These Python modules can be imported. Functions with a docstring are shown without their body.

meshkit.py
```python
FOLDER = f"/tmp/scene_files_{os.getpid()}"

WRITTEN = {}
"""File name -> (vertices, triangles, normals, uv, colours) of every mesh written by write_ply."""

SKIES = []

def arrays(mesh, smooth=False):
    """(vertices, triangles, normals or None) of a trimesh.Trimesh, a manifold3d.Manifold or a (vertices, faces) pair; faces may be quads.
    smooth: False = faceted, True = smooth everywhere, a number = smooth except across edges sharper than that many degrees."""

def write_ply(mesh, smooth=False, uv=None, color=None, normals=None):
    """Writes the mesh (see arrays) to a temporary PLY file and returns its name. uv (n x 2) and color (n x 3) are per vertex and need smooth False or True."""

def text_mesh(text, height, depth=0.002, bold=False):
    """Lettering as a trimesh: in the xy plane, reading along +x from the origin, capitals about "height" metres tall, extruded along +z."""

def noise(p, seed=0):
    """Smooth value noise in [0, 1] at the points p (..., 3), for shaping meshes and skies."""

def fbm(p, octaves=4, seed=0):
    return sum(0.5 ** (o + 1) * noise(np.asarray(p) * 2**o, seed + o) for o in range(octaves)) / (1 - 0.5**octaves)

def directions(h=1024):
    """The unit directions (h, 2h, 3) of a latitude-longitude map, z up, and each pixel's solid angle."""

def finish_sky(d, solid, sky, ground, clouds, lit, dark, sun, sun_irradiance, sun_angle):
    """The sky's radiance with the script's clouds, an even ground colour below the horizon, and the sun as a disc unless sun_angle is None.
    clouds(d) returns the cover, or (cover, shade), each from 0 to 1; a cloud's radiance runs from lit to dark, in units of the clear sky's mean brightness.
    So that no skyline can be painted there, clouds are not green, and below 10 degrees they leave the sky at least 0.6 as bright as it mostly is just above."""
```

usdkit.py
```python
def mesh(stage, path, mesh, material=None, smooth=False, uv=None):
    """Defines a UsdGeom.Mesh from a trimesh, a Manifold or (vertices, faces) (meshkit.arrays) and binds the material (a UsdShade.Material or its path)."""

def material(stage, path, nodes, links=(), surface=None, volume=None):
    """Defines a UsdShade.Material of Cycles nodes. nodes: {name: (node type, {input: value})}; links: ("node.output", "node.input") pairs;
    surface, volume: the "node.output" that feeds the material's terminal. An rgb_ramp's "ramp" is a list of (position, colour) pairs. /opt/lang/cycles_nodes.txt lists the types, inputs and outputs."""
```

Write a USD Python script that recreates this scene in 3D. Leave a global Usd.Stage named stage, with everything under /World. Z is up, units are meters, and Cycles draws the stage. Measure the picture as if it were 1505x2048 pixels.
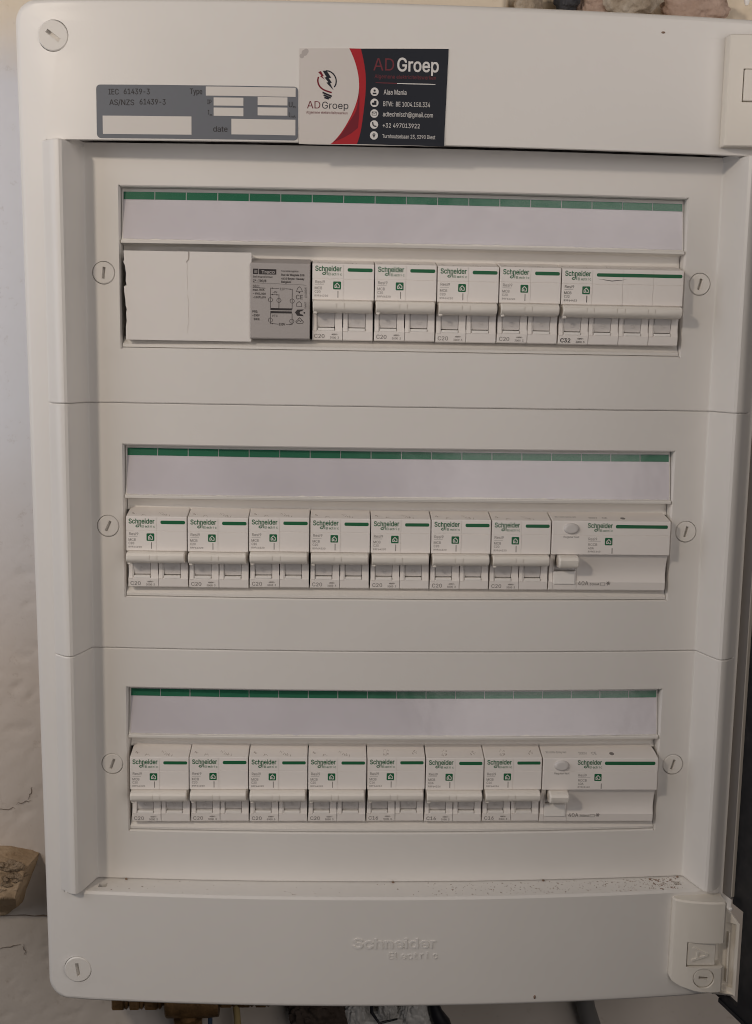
import math, random
import numpy as np, trimesh, usdkit, meshkit
import manifold3d as m3
from shapely.geometry import Polygon, LineString, Point, box as sbox
from shapely import affinity
from shapely.ops import unary_union
from pxr import Usd, UsdGeom, UsdLux, UsdShade, Sdf, Gf

stage = Usd.Stage.CreateInMemory()
UsdGeom.SetStageUpAxis(stage, UsdGeom.Tokens.z)
UsdGeom.SetStageMetersPerUnit(stage, 1.0)
UsdGeom.Xform.Define(stage, '/World')
UsdGeom.Scope.Define(stage, '/World/Looks')
random.seed(7); rng = np.random.default_rng(7)

# ---------------------------------------------------------------- camera, lamps, exposure
# Panel coordinates in mm: u to the right, v up, w out of the wall.  World = (u, -w, v + 1500) / 1000.
Z0 = 1500.0
B = np.array([[1, 0, 0], [0, 0, -1], [0, 1, 0.]])
def W3(p):
    p = np.asarray(p, float)
    return np.stack([p[..., 0], -p[..., 2], p[..., 1] + Z0], -1) / 1000.0
def euler(rx, ry, rz):
    cx, sx, cy, sy, cz, sz = math.cos(rx), math.sin(rx), math.cos(ry), math.sin(ry), math.cos(rz), math.sin(rz)
    X = np.array([[1, 0, 0], [0, cx, -sx], [0, sx, cx]]); Y = np.array([[cy, 0, sy], [0, 1, 0], [-sy, 0, cy]]); Zr = np.array([[cz, -sz, 0], [sz, cz, 0], [0, 0, 1]])
    return Zr @ Y @ X
def set_xform(prim, R, pos):
    m = np.eye(4); m[:3, :3] = R.T; m[3, :3] = pos
    UsdGeom.Xformable(prim).AddTransformOp().Set(Gf.Matrix4d(*[float(x) for x in m.ravel()]))
CAM = (-41.64, -49.10, 651.72)
cam = UsdGeom.Camera.Define(stage, '/World/Camera')
cam.CreateHorizontalApertureAttr(36.0); cam.CreateVerticalApertureAttr(36.0 * 1024 / 752)
cam.CreateFocalLengthAttr(36.0 * 2200 / 1505); cam.CreateClippingRangeAttr(Gf.Vec2f(0.01, 50))
cam.CreateExposureAttr(0.27)
set_xform(cam, B @ euler(-0.13984, -0.03923, 0.01630), W3(CAM))
def look(prim, pos, at):
    p, a = W3(pos), W3(at); z = (p - a) / np.linalg.norm(p - a)
    x = np.cross([0, 0, 1.0], z); x /= np.linalg.norm(x); y = np.cross(z, x)
    set_xform(prim, np.stack([x, y, z], 1), p)
lamp = UsdLux.SphereLight.Define(stage, '/World/warm_lamp')
lamp.CreateRadiusAttr(0.038); lamp.CreateNormalizeAttr(True); lamp.CreateIntensityAttr(2.85); lamp.CreateColorAttr(Gf.Vec3f(1.0, 0.86, 0.71))
set_xform(lamp, np.eye(3), W3((-650, 350, 740)))
def panel_light(name, pos, size, power, colour):
    r = UsdLux.RectLight.Define(stage, '/World/' + name)
    r.CreateWidthAttr(size); r.CreateHeightAttr(size); r.CreateNormalizeAttr(True); r.CreateIntensityAttr(power); r.CreateColorAttr(Gf.Vec3f(*colour))
    look(r, pos, (0, -100, 0))
panel_light('added_fill', (540, 30, 800), 1.0, 1.30, (1.0, 0.925, 0.885))  # added unseen fill that lifts the shaded faces and recesses
panel_light('window_light', (-960, 160, 380), 0.8, 0.95, (0.90, 0.92, 1.0))

# ---------------------------------------------------------------- materials
L = '/World/Looks/'
def plastic(name, col, rough=0.42, spec=0.4, var=0.05, bump=0.02, scale=60, sss=0.0):
    c = np.array(col)
    return usdkit.material(stage, L + name, {
        'g': ('geometry', {}),
        'n': ('noise_texture', {'scale': 9.0, 'detail': 4.0, 'roughness': 0.6}),
        'r': ('rgb_ramp', {'ramp': [(0.3, tuple(c * (1 - var))), (0.7, tuple(np.minimum(c * (1 + var), 0.9)))]}),
        'n2': ('noise_texture', {'scale': scale * 14.0, 'detail': 2.0}),
        'rr': ('map_range', {'from_min': 0.3, 'from_max': 0.7, 'to_min': rough - 0.05, 'to_max': rough + 0.08}),
        'b': ('bump', {'strength': bump * 4, 'distance': 0.0003}),
        'p': ('principled_bsdf', {'specular_ior_level': spec})},
        [('g.position', 'n.vector'), ('g.position', 'n2.vector'), ('n.fac', 'r.fac'), ('r.color', 'p.base_color'), ('n.fac', 'rr.value'), ('rr.result', 'p.roughness'),
         ('n2.fac', 'b.height'), ('b.normal', 'p.normal')], surface='p.BSDF')
def flat(name, col, rough=0.5, spec=0.3, metal=0.0):
    return usdkit.material(stage, L + name, {'p': ('principled_bsdf', {'base_color': tuple(col), 'roughness': rough, 'specular_ior_level': spec, 'metallic': metal})}, [], surface='p.BSDF')
def mottled(name, stops, scale, rough=0.8, bump=0.4, dist=0.002, detail=8.0, spec=0.2, metal=0.0):
    return usdkit.material(stage, L + name, {
        'g': ('geometry', {}), 'n': ('noise_texture', {'scale': scale, 'detail': detail, 'roughness': 0.65}),
        'r': ('rgb_ramp', {'ramp': stops}), 'n2': ('noise_texture', {'scale': scale * 6, 'detail': 5.0}),
        'b': ('bump', {'strength': bump, 'distance': dist}), 'p': ('principled_bsdf', {'roughness': rough, 'specular_ior_level': spec, 'metallic': metal})},
        [('g.position', 'n.vector'), ('g.position', 'n2.vector'), ('n.fac', 'r.fac'), ('r.color', 'p.base_color'), ('n2.fac', 'b.height'), ('b.normal', 'p.normal')], surface='p.BSDF')
M = {}
M['case'] = plastic('case_plastic', (0.775, 0.748, 0.712), 0.35, 0.45, 0.02, 0.02)
M['bezel'] = plastic('bezel_plastic', (0.80, 0.77, 0.725), 0.42, 0.4, 0.03)
M['hinge'] = plastic('hinge_plastic', (0.77, 0.725, 0.65), 0.42, 0.4, 0.04)
M['breaker'] = plastic('breaker_plastic', (0.85, 0.805, 0.765), 0.45, 0.35, 0.03)
M['toggle'] = plastic('toggle_plastic', (0.84, 0.795, 0.73), 0.38, 0.4, 0.04)
M['paddle'] = plastic('paddle_plastic', (0.67, 0.64, 0.62), 0.5, 0.3, 0.03)
M['white'] = plastic('white_plastic', (0.88, 0.85, 0.81), 0.5, 0.3, 0.02)
M['grey'] = plastic('transformer_grey', (0.43, 0.40, 0.385), 0.5, 0.3, 0.03)
M['blank'] = plastic('blank_plastic', (0.79, 0.755, 0.72), 0.6, 0.2, 0.03)
M['paper'] = plastic('label_paper', (0.685, 0.65, 0.68), 0.8, 0.1, 0.08)
M['green'] = flat('print_green', (0.015, 0.135, 0.055), 0.5, 0.3)
M['cellgreen'] = plastic('strip_green', (0.022, 0.16, 0.085), 0.7, 0.2, 0.12)
M['ink'] = flat('print_grey_ink', (0.25, 0.23, 0.22), 0.6, 0.2)
M['inkdark'] = flat('print_dark_ink', (0.05, 0.045, 0.045), 0.6, 0.2)
M['black'] = flat('print_black', (0.016, 0.017, 0.02), 0.6, 0.2)
M['plategrey'] = flat('rating_plate_grey', (0.155, 0.165, 0.185), 0.55, 0.3)
M['platewhite'] = flat('rating_plate_field', (0.68, 0.645, 0.605), 0.55, 0.3)
M['cardwhite'] = flat('card_white', (0.66, 0.615, 0.58), 0.5, 0.3)
M['carddark'] = flat('card_dark', (0.018, 0.021, 0.030), 0.5, 0.25)
M['cardred'] = flat('card_red', (0.42, 0.022, 0.030), 0.5, 0.25)
M['cardmaroon'] = flat('card_maroon', (0.19, 0.016, 0.028), 0.5, 0.25)
M['dullred'] = flat('card_dull_red', (0.17, 0.035, 0.045), 0.5, 0.25)
M['cardsmudge'] = flat('card_smudge', (0.47, 0.43, 0.41), 0.5, 0.3)
M['textwhite'] = flat('card_text_white', (0.72, 0.70, 0.68), 0.5, 0.2)
M['hollow'] = flat('dark_interior', (0.03, 0.028, 0.026), 0.8, 0.1)
M['dirt'] = mottled('dirt_brown', [(0.35, (0.15, 0.09, 0.06)), (0.65, (0.36, 0.25, 0.19))], 400, 0.95, 0.2)
M['smudge'] = flat('bevel_smudge', (0.42, 0.37, 0.33), 0.9, 0.1)
M['rag'] = mottled('brown_rag', [(0.3, (0.035, 0.025, 0.02)), (0.7, (0.10, 0.075, 0.06))], 60, 0.85, 0.4, 0.002)
M['litedge'] = flat('door_lit_edge', (0.42, 0.38, 0.33), 0.4, 0.4)  # paler door frame tone with the light on its edge painted in
M['crack'] = flat('plaster_crack', (0.17, 0.13, 0.10), 0.9, 0.1)
M['stain'] = flat('scratch_grey', (0.10, 0.09, 0.085), 0.9, 0.1)
M['clear'] = usdkit.material(stage, L + 'clear_cover', {
    'g': ('geometry', {}), 'n': ('noise_texture', {'scale': 22.0, 'detail': 3.0}), 'b': ('bump', {'strength': 0.35, 'distance': 0.003}),
    't': ('transparent_bsdf', {'color': (0.985, 0.985, 0.99)}), 'gl': ('glossy_bsdf', {'color': (1, 1, 1), 'roughness': 0.22}), 'm': ('mix_closure', {'fac': 0.06})},
    [('g.position', 'n.vector'), ('n.fac', 'b.height'), ('b.normal', 'gl.normal'), ('t.BSDF', 'm.closure1'), ('gl.BSDF', 'm.closure2')], surface='m.closure')
M['smoked'] = usdkit.material(stage, L + 'smoked_door', {
    'g': ('geometry', {}), 'n': ('noise_texture', {'scale': 70.0, 'detail': 8.0, 'roughness': 0.75}), 'r': ('rgb_ramp', {'ramp': [(0.45, (0.012, 0.013, 0.016)), (0.62, (0.022, 0.022, 0.025)), (0.78, (0.07, 0.065, 0.06))]}),
    'p': ('principled_bsdf', {'roughness': 0.38, 'specular_ior_level': 0.25, 'transmission_weight': 0.15})},
    [('g.position', 'n.vector'), ('n.fac', 'r.fac'), ('r.color', 'p.base_color')], surface='p.BSDF')
M['doorframe'] = flat('door_frame_grey', (0.17, 0.155, 0.145), 0.45, 0.4)
M['brass'] = mottled('old_brass', [(0.3, (0.05, 0.028, 0.014)), (0.6, (0.20, 0.115, 0.05)), (0.8, (0.30, 0.19, 0.09))], 90, 0.5, 0.5, 0.001, metal=0.35)
M['stone'] = mottled('rubble_stone', [(0.3, (0.23, 0.17, 0.12)), (0.5, (0.42, 0.35, 0.27)), (0.7, (0.58, 0.52, 0.44))], 45, 0.9, 0.6, 0.003)
M['pinkstone'] = mottled('pink_stone', [(0.3, (0.36, 0.24, 0.18)), (0.7, (0.55, 0.42, 0.35))], 35, 0.9, 0.5, 0.003)
M['darkstone'] = mottled('dark_stone', [(0.3, (0.035, 0.037, 0.042)), (0.7, (0.10, 0.10, 0.11))], 60, 0.8, 0.5, 0.002)
M['brick'] = mottled('broken_brick', [(0.3, (0.26, 0.175, 0.10)), (0.7, (0.44, 0.33, 0.22))], 40, 0.9, 0.6, 0.002)
M['mortar'] = mottled('dry_mortar', [(0.3, (0.19, 0.135, 0.085)), (0.7, (0.36, 0.27, 0.185))], 90, 0.95, 0.9, 0.003)
M['bag'] = mottled('white_film', [(0.3, (0.42, 0.41, 0.39)), (0.7, (0.66, 0.65, 0.62))], 12, 0.4, 0.1, 0.002, spec=0.4)
M['cable'] = flat('black_cable', (0.014, 0.014, 0.018), 0.4, 0.4)
M['conduit'] = flat('grey_conduit', (0.13, 0.125, 0.12), 0.5, 0.3)
M['yellowwire'] = flat('yellow_wire', (0.34, 0.26, 0.12), 0.5, 0.3)
M['bluepipe'] = flat('blue_pipe', (0.04, 0.06, 0.10), 0.5, 0.3)
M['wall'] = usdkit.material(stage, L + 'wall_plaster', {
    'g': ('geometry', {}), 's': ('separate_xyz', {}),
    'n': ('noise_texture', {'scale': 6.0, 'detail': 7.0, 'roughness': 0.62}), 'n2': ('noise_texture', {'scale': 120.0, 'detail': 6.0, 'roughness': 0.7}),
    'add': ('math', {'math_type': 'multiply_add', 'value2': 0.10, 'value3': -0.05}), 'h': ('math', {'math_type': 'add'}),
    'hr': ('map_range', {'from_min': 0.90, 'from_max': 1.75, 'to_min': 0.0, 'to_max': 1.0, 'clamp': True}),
    'r': ('rgb_ramp', {'ramp': [(0.0, (0.46, 0.42, 0.38)), (0.20, (0.50, 0.45, 0.40)), (0.40, (0.62, 0.55, 0.49)), (0.60, (0.76, 0.775, 0.82)), (0.84, (0.78, 0.79, 0.84)), (0.89, (0.80, 0.70, 0.56))]}),  # height ramp: cream top; cool light and shade painted into bluish middle, dark foot
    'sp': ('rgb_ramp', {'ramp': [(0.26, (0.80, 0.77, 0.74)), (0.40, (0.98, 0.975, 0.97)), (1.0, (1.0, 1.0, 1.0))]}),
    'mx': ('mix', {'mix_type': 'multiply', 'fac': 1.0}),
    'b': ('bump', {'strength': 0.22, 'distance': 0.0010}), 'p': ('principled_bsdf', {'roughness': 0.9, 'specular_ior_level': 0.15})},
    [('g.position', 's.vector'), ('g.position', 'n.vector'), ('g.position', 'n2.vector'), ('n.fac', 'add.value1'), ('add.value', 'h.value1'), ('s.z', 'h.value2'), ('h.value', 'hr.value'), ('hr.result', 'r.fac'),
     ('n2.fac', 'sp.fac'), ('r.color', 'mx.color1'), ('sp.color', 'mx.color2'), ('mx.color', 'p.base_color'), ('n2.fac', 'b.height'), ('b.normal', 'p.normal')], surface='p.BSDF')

# ---------------------------------------------------------------- prim helpers
used = {}
def numbered(path):
    n = used.get(path, 0); used[path] = n + 1
    return path if n == 0 else f'{path}_{n:03d}'
def tag(prim, label=None, cat=None, group=None, kind=None):
    p = prim.GetPrim() if hasattr(prim, 'GetPrim') else prim
    for k, v in (('label', label), ('category', cat), ('group', group), ('kind', kind)):
        if v: p.SetCustomDataByKey(k, v)
    return p
def thing(name, loc, label=None, cat=None, group=None, parent='/World', rot=0.0):
    x = UsdGeom.Xform.Define(stage, numbered(parent + '/' + name))
    p = np.array([loc[0], -loc[2], loc[1] + Z0]) / 1000.0
    x.AddTranslateOp().Set(Gf.Vec3d(*map(float, p)))
    if rot: x.AddRotateYOp().Set(rot)
    tag(x, label, cat, group)
    return x
def vf(mesh):
    if hasattr(mesh, 'to_mesh'):
        q = mesh.to_mesh(); return np.array(q.vert_properties[:, :3], float), np.array(q.tri_verts, int)
    if isinstance(mesh, tuple): return np.asarray(mesh[0], float), np.asarray(mesh[1], int)
    return np.array(mesh.vertices, float), np.array(mesh.faces, int)
def join(ms):
    vs, fs, n = [], [], 0
    for m in ms:
        v, f = vf(m); vs.append(v); fs.append(f + n); n += len(v)
    return np.concatenate(vs), np.concatenate(fs)
def obj(name, mesh, mat, parent, smooth=30, top=False):
    """mesh in local (u, v, w) mm; becomes one Mesh prim under parent. Top-level meshes (top=True) are given in panel coordinates."""
    v, f = vf(mesh)
    q = np.stack([v[:, 0], -v[:, 2], v[:, 1]], 1) / 1000.0
    if top: q[:, 2] += Z0 / 1000.0
    par = parent if isinstance(parent, str) else str(parent.GetPath())
    return usdkit.mesh(stage, numbered(par + '/' + name), trimesh.Trimesh(q, f, process=False), M[mat], smooth=smooth)

# ---------------------------------------------------------------- shape helpers (mm)
def mani(v, f):
    t = trimesh.Trimesh(np.asarray(v, float), np.asarray(f, int), process=True)
    return m3.Manifold(m3.Mesh(np.asarray(t.vertices, np.float32), np.asarray(t.faces, np.uint32)))
def bxm(u0, u1, v0, v1, w0, w1): return m3.Manifold.cube([u1 - u0, v1 - v0, w1 - w0]).translate([u0, v0, w0])
def rbox(u0, u1, v0, v1, w0, w1, b=0.4):
    """box with all edges chamfered by b"""
    pts = []
    for (a0, a1, b0, b1, c0, c1) in ((u0, u1, v0 + b, v1 - b, w0 + b, w1 - b), (u0 + b, u1 - b, v0, v1, w0 + b, w1 - b), (u0 + b, u1 - b, v0 + b, v1 - b, w0, w1)):
        pts += [(x, y, z) for x in (a0, a1) for y in (b0, b1) for z in (c0, c1)]
    return m3.Manifold.hull_points(np.array(pts, np.float32))
def ext(poly, w0, w1):
    gs = getattr(poly, 'geoms', [poly])
    out = []
    for g in gs:
        if g.is_empty or g.area < 1e-6: continue
        m = trimesh.creation.extrude_polygon(g, w1 - w0, engine='earcut'); m.apply_translation([0, 0, w0]); out.append(m)
    return join(out)
def loft(ring, steps, axis):
    """ring: (n,2) closed outline, counter-clockwise; steps: (position, inset) pairs along the axis ('u' or 'v').
    axis 'u': ring is (v, w) swept along u; axis 'v': ring is (u, w) swept along v."""
    ring = np.asarray(ring, float)
    if Polygon(ring).exterior.is_ccw is False: ring = ring[::-1]
    n = len(ring)
    e = np.roll(ring, -1, 0) - ring; e /= np.maximum(np.linalg.norm(e, axis=1, keepdims=True), 1e-9)
    nor = np.stack([e[:, 1], -e[:, 0]], 1); vn = nor + np.roll(nor, 1, 0); d = (vn * nor).sum(1, keepdims=True)
    vn = vn / np.maximum(d, 0.35)
    tris = trimesh.creation.triangulate_polygon(Polygon(ring), engine='earcut')
    tv, tf = tris
    from scipy.spatial import cKDTree
    idx = cKDTree(ring).query(tv)[1]; cap = idx[tf]
    vs, fs = [], []
    for pos, inset in steps:
        r = ring - vn * inset
        c = np.full(n, pos)
        vs.append(np.stack([c, r[:, 0], r[:, 1]], 1) if axis == 'u' else np.stack([r[:, 0], c, r[:, 1]], 1))
    i = np.arange(n); j = (i + 1) % n
    for k in range(len(steps) - 1):
        a, b = k * n, (k + 1) * n
        fs += [np.stack([a + i, a + j, b + j], 1), np.stack([a + i, b + j, b + i], 1)]
    fs += [cap[:, ::-1], cap + (len(steps) - 1) * n]
    v, f = np.concatenate(vs), np.concatenate(fs)
    t = trimesh.Trimesh(v, f, process=False)
    if t.volume < 0: f = f[:, ::-1]
    return v, f
def sweep_u(profile, u0, u1, b=0.0):
    return loft(profile, [(u0, b), (u0 + b, 0), (u1 - b, 0), (u1, b)] if b else [(u0, 0), (u1, 0)], 'u')
def disc(u, v, r, w0, w1, b=0.4, n=48, rv=None):
    a = np.linspace(0, 2 * np.pi, n, endpoint=False); rv = rv or r
    pts = []
    for rr, ww in ((0, w0), (0, w1 - b), (b, w1)):
        pts.append(np.stack([u + (r - rr) * np.cos(a), v + (rv - rr) * np.sin(a), np.full(n, ww)], 1))
    return m3.Manifold.hull_points(np.concatenate(pts).astype(np.float32))
def slotcut(u, v, ln, wd, ang, w0, w1):
    return m3.Manifold.cube([ln, wd, w1 - w0], True).rotate([0, 0, ang]).translate([u, v, (w0 + w1) / 2])
def warp(mesh, fn, length=None):
    if length and hasattr(mesh, 'refine_to_length'): mesh = mesh.refine_to_length(length)
    v, f = vf(mesh); v = v.copy(); v[:, 2] += fn(v[:, 0], v[:, 1]); return v, f
def subdiv(mesh, length):
    v, f = vf(mesh); v, f = trimesh.remesh.subdivide_to_size(v, f, length, max_iter=12); return v, f
def move(mesh, u=0, v=0, w=0):
    a, f = vf(mesh); return a + np.array([u, v, w]), f
def tube(pts, r, n=10, closed=False):
    pts = np.asarray(pts, float); k = len(pts)
    r = np.broadcast_to(r, (k,))
    t = np.gradient(pts, axis=0); t /= np.linalg.norm(t, axis=1, keepdims=True)
    up = np.array([0.13, 0.2, 0.97]); vs = []
    for i in range(k):
        x = np.cross(up, t[i]); x /= np.linalg.norm(x); y = np.cross(t[i], x)
        a = np.linspace(0, 2 * np.pi, n, endpoint=False)
        vs.append(pts[i] + r[i] * (np.cos(a)[:, None] * x + np.sin(a)[:, None] * y))
    v = np.concatenate(vs + [pts[:1], pts[-1:]]); fs = []
    for i in range(k - 1):
        for j in range(n):
            a, b, c, d = i * n + j, i * n + (j + 1) % n, (i + 1) * n + (j + 1) % n, (i + 1) * n + j
            fs += [(a, b, c), (a, c, d)]
    for j in range(n):
        fs += [(k * n, (j + 1) % n, j), (k * n + 1, (k - 1) * n + j, (k - 1) * n + (j + 1) % n)]
    return v, np.array(fs)
tcache = {}
def text(s, u, v, h, w0, depth=0.12, width=None, bold=False, rot=0.0, spacing=0.0):
    """lettering with capitals h mm tall, baseline start at (u, v), lying on w0"""
    k = (s, bold)
    if k not in tcache:
        m = meshkit.text_mesh(s, 10.0, 1.0, bold); tcache[k] = (np.array(m.vertices), np.array(m.faces))
    vv, f = tcache[k]; vv = vv.copy()
    vv[:, 0] -= vv[:, 0].min()
    sx = (width / vv[:, 0].max()) if width else h / 10.0
    vv = vv * np.array([sx, h / 10.0, depth])
    if rot:
        c, sn = math.cos(math.radians(rot)), math.sin(math.radians(rot)); vv[:, :2] = vv[:, :2] @ np.array([[c, sn], [-sn, c]])
    return vv + np.array([u, v, w0]), f
def spaced(s, u, v, h, w0, width, depth=0.12, bold=False):
    out = []; n = len(s)
    for i, ch in enumerate(s):
        if ch != ' ':
            hh = h
            cw = {'i': 0.2, 'l': 0.18, 'I': 0.2, '1': .35}.get(ch, 0.62) * h
            out.append(text(ch, u + (width - 0.5 * h) * i / (n - 1), v, hh, w0, depth, bold=bold))
    return join(out)
def stroke(pts, wd): return LineString(pts).buffer(wd / 2, cap_style='round', quad_segs=3)
def rrect(x0, y0, x1, y1, r): return sbox(x0 + r, y0 + r, x1 - r, y1 - r).buffer(r, quad_segs=4)

# ---------------------------------------------------------------- the distribution board
S = 147.34
def bow(u): return 7.0 * (1 - (np.asarray(u) / 184.0) ** 2)
def wf(u):
    a = np.abs(u); d = np.maximum(a - 184, 0)
    return np.where(a <= 184, 27 - 9 * (a / 184.0) ** 2, 18 - 0.098 * d - 0.003 * d * d)
board = thing('distribution_board', (0, 0, 0), 'large pale grey three-row electrical distribution board mounted on the wall, door swung open', 'electrical panel')

def build_frame():
    R, r, pts = 12.0, 3.0, []
    cor = [(216.5, 141.0, 0), (-217.5, 141.5, 90), (-212.6, -444, 180), (212.5, -444, 270)]
    for cu, cv, a0 in cor:
        su, sv = np.sign(cu), (1 if cv > 0 else -1)
        ou, ov = cu - su * R, cv - sv * R
        for a in np.radians(a0 + np.linspace(0, 90, 9)):
            for e in np.radians(np.linspace(0, 90, 5)):
                rr = R - r + r * math.cos(e); pts.append((ou + rr * math.cos(a), ov + rr * math.sin(a), -r + r * math.sin(e)))
            pts.append((ou + R * math.cos(a), ov + R * math.sin(a), -58))
    body = m3.Manifold.hull_points(np.array(pts, np.float32))
    body = body - bxm(-201.0, 201.0, -372.3, 67.3, -80, 20)
    # softened upper edge of the lower cover and lower edge of the upper cover
    for v, s, c in ((-372.3, -1, 1.4), (67.3, 1, 0.3)):
        body = body - m3.Manifold.hull_points(np.array([(x, v + s * d, w) for x in (-201.0, 201.0) for d, w in ((-0.5, -c - 0.5), (-0.5, 1), (c, 1), (c, 0.02), (0, -c))], np.float32))
    # cap recesses and the two small slots in the ledge
    for u, v, rr in ((-195.4, 121.8, 8.4), (-193.5, -423.0, 8.4)): body = body - disc(u, v, rr, -6, 3, 0.1)
    body = body - bxm(-201.0, 201.0, 67.0, 69.9, -80, -2.6) - bxm(-183.4, 183.4, 67.0, 74.0, -80, -2.4)
    body = body.refine_to_length(14.0)
    v, f = vf(body); k = v[:, 2] > -20
    v = v.copy(); v[k, 2] += wf(v[k, 0])
    m = mani(v, f)
    for u0, u1 in ((-181.5, -176.6), (175.8, 180.6)): m = m - bxm(u0, u1, -396, -371, 6.2, 11.5)
    return m
obj('outer_frame', build_frame(), 'case', board, 25)

def cap_screw(u, v, r, w, ang, dome=0.8):
    d = disc(u, v, r, w - 5, w, 0.5) - slotcut(u, v, r * 1.05, r * 0.26, ang, w - 2.7, w + 1)
    return d
for u, v, ang in ((-195.4, 121.8, -36), (-193.5, -423.0, 98)):
    w = float(wf(u)) - 0.1
    obj('cap_screw', cap_screw(u, v, 8.1, w + 0.9, ang), 'bezel', board)

# cover plates with the two grip rails; one per row
def plate_ring():
    half = [(201.3, -14), (203.5, 8.0), (204.6, float(wf(204.6)) - 0.6), (203.2, float(wf(203.2)) - 0.06), (202.0, 16.0), (200.8, 17.1), (199.2, 18.6), (196.8, 20.9), (194.6, 22.0), (192.6, 22.1), (191.1, 21.2), (189.9, 18.8), (188.4, 14.4), (186.7, 9.0), (185.3, 4.4), (184.4, 1.3), (183.6, 0.35), (182.4, float(bow(182.4)))]
    mid = [(u, float(bow(u))) for u in np.linspace(174, -174, 25)]
    return half + mid + [(-u, w) for u, w in half[::-1]]
RING = plate_ring()
rows = [(67.0, -77.35), (-77.62, -224.65), (-224.92, -372.0)]
screw_ang = [((84, 76)), ((66, 76)), ((70, 74))]
HO = 45.4; UO = 163.8
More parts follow.
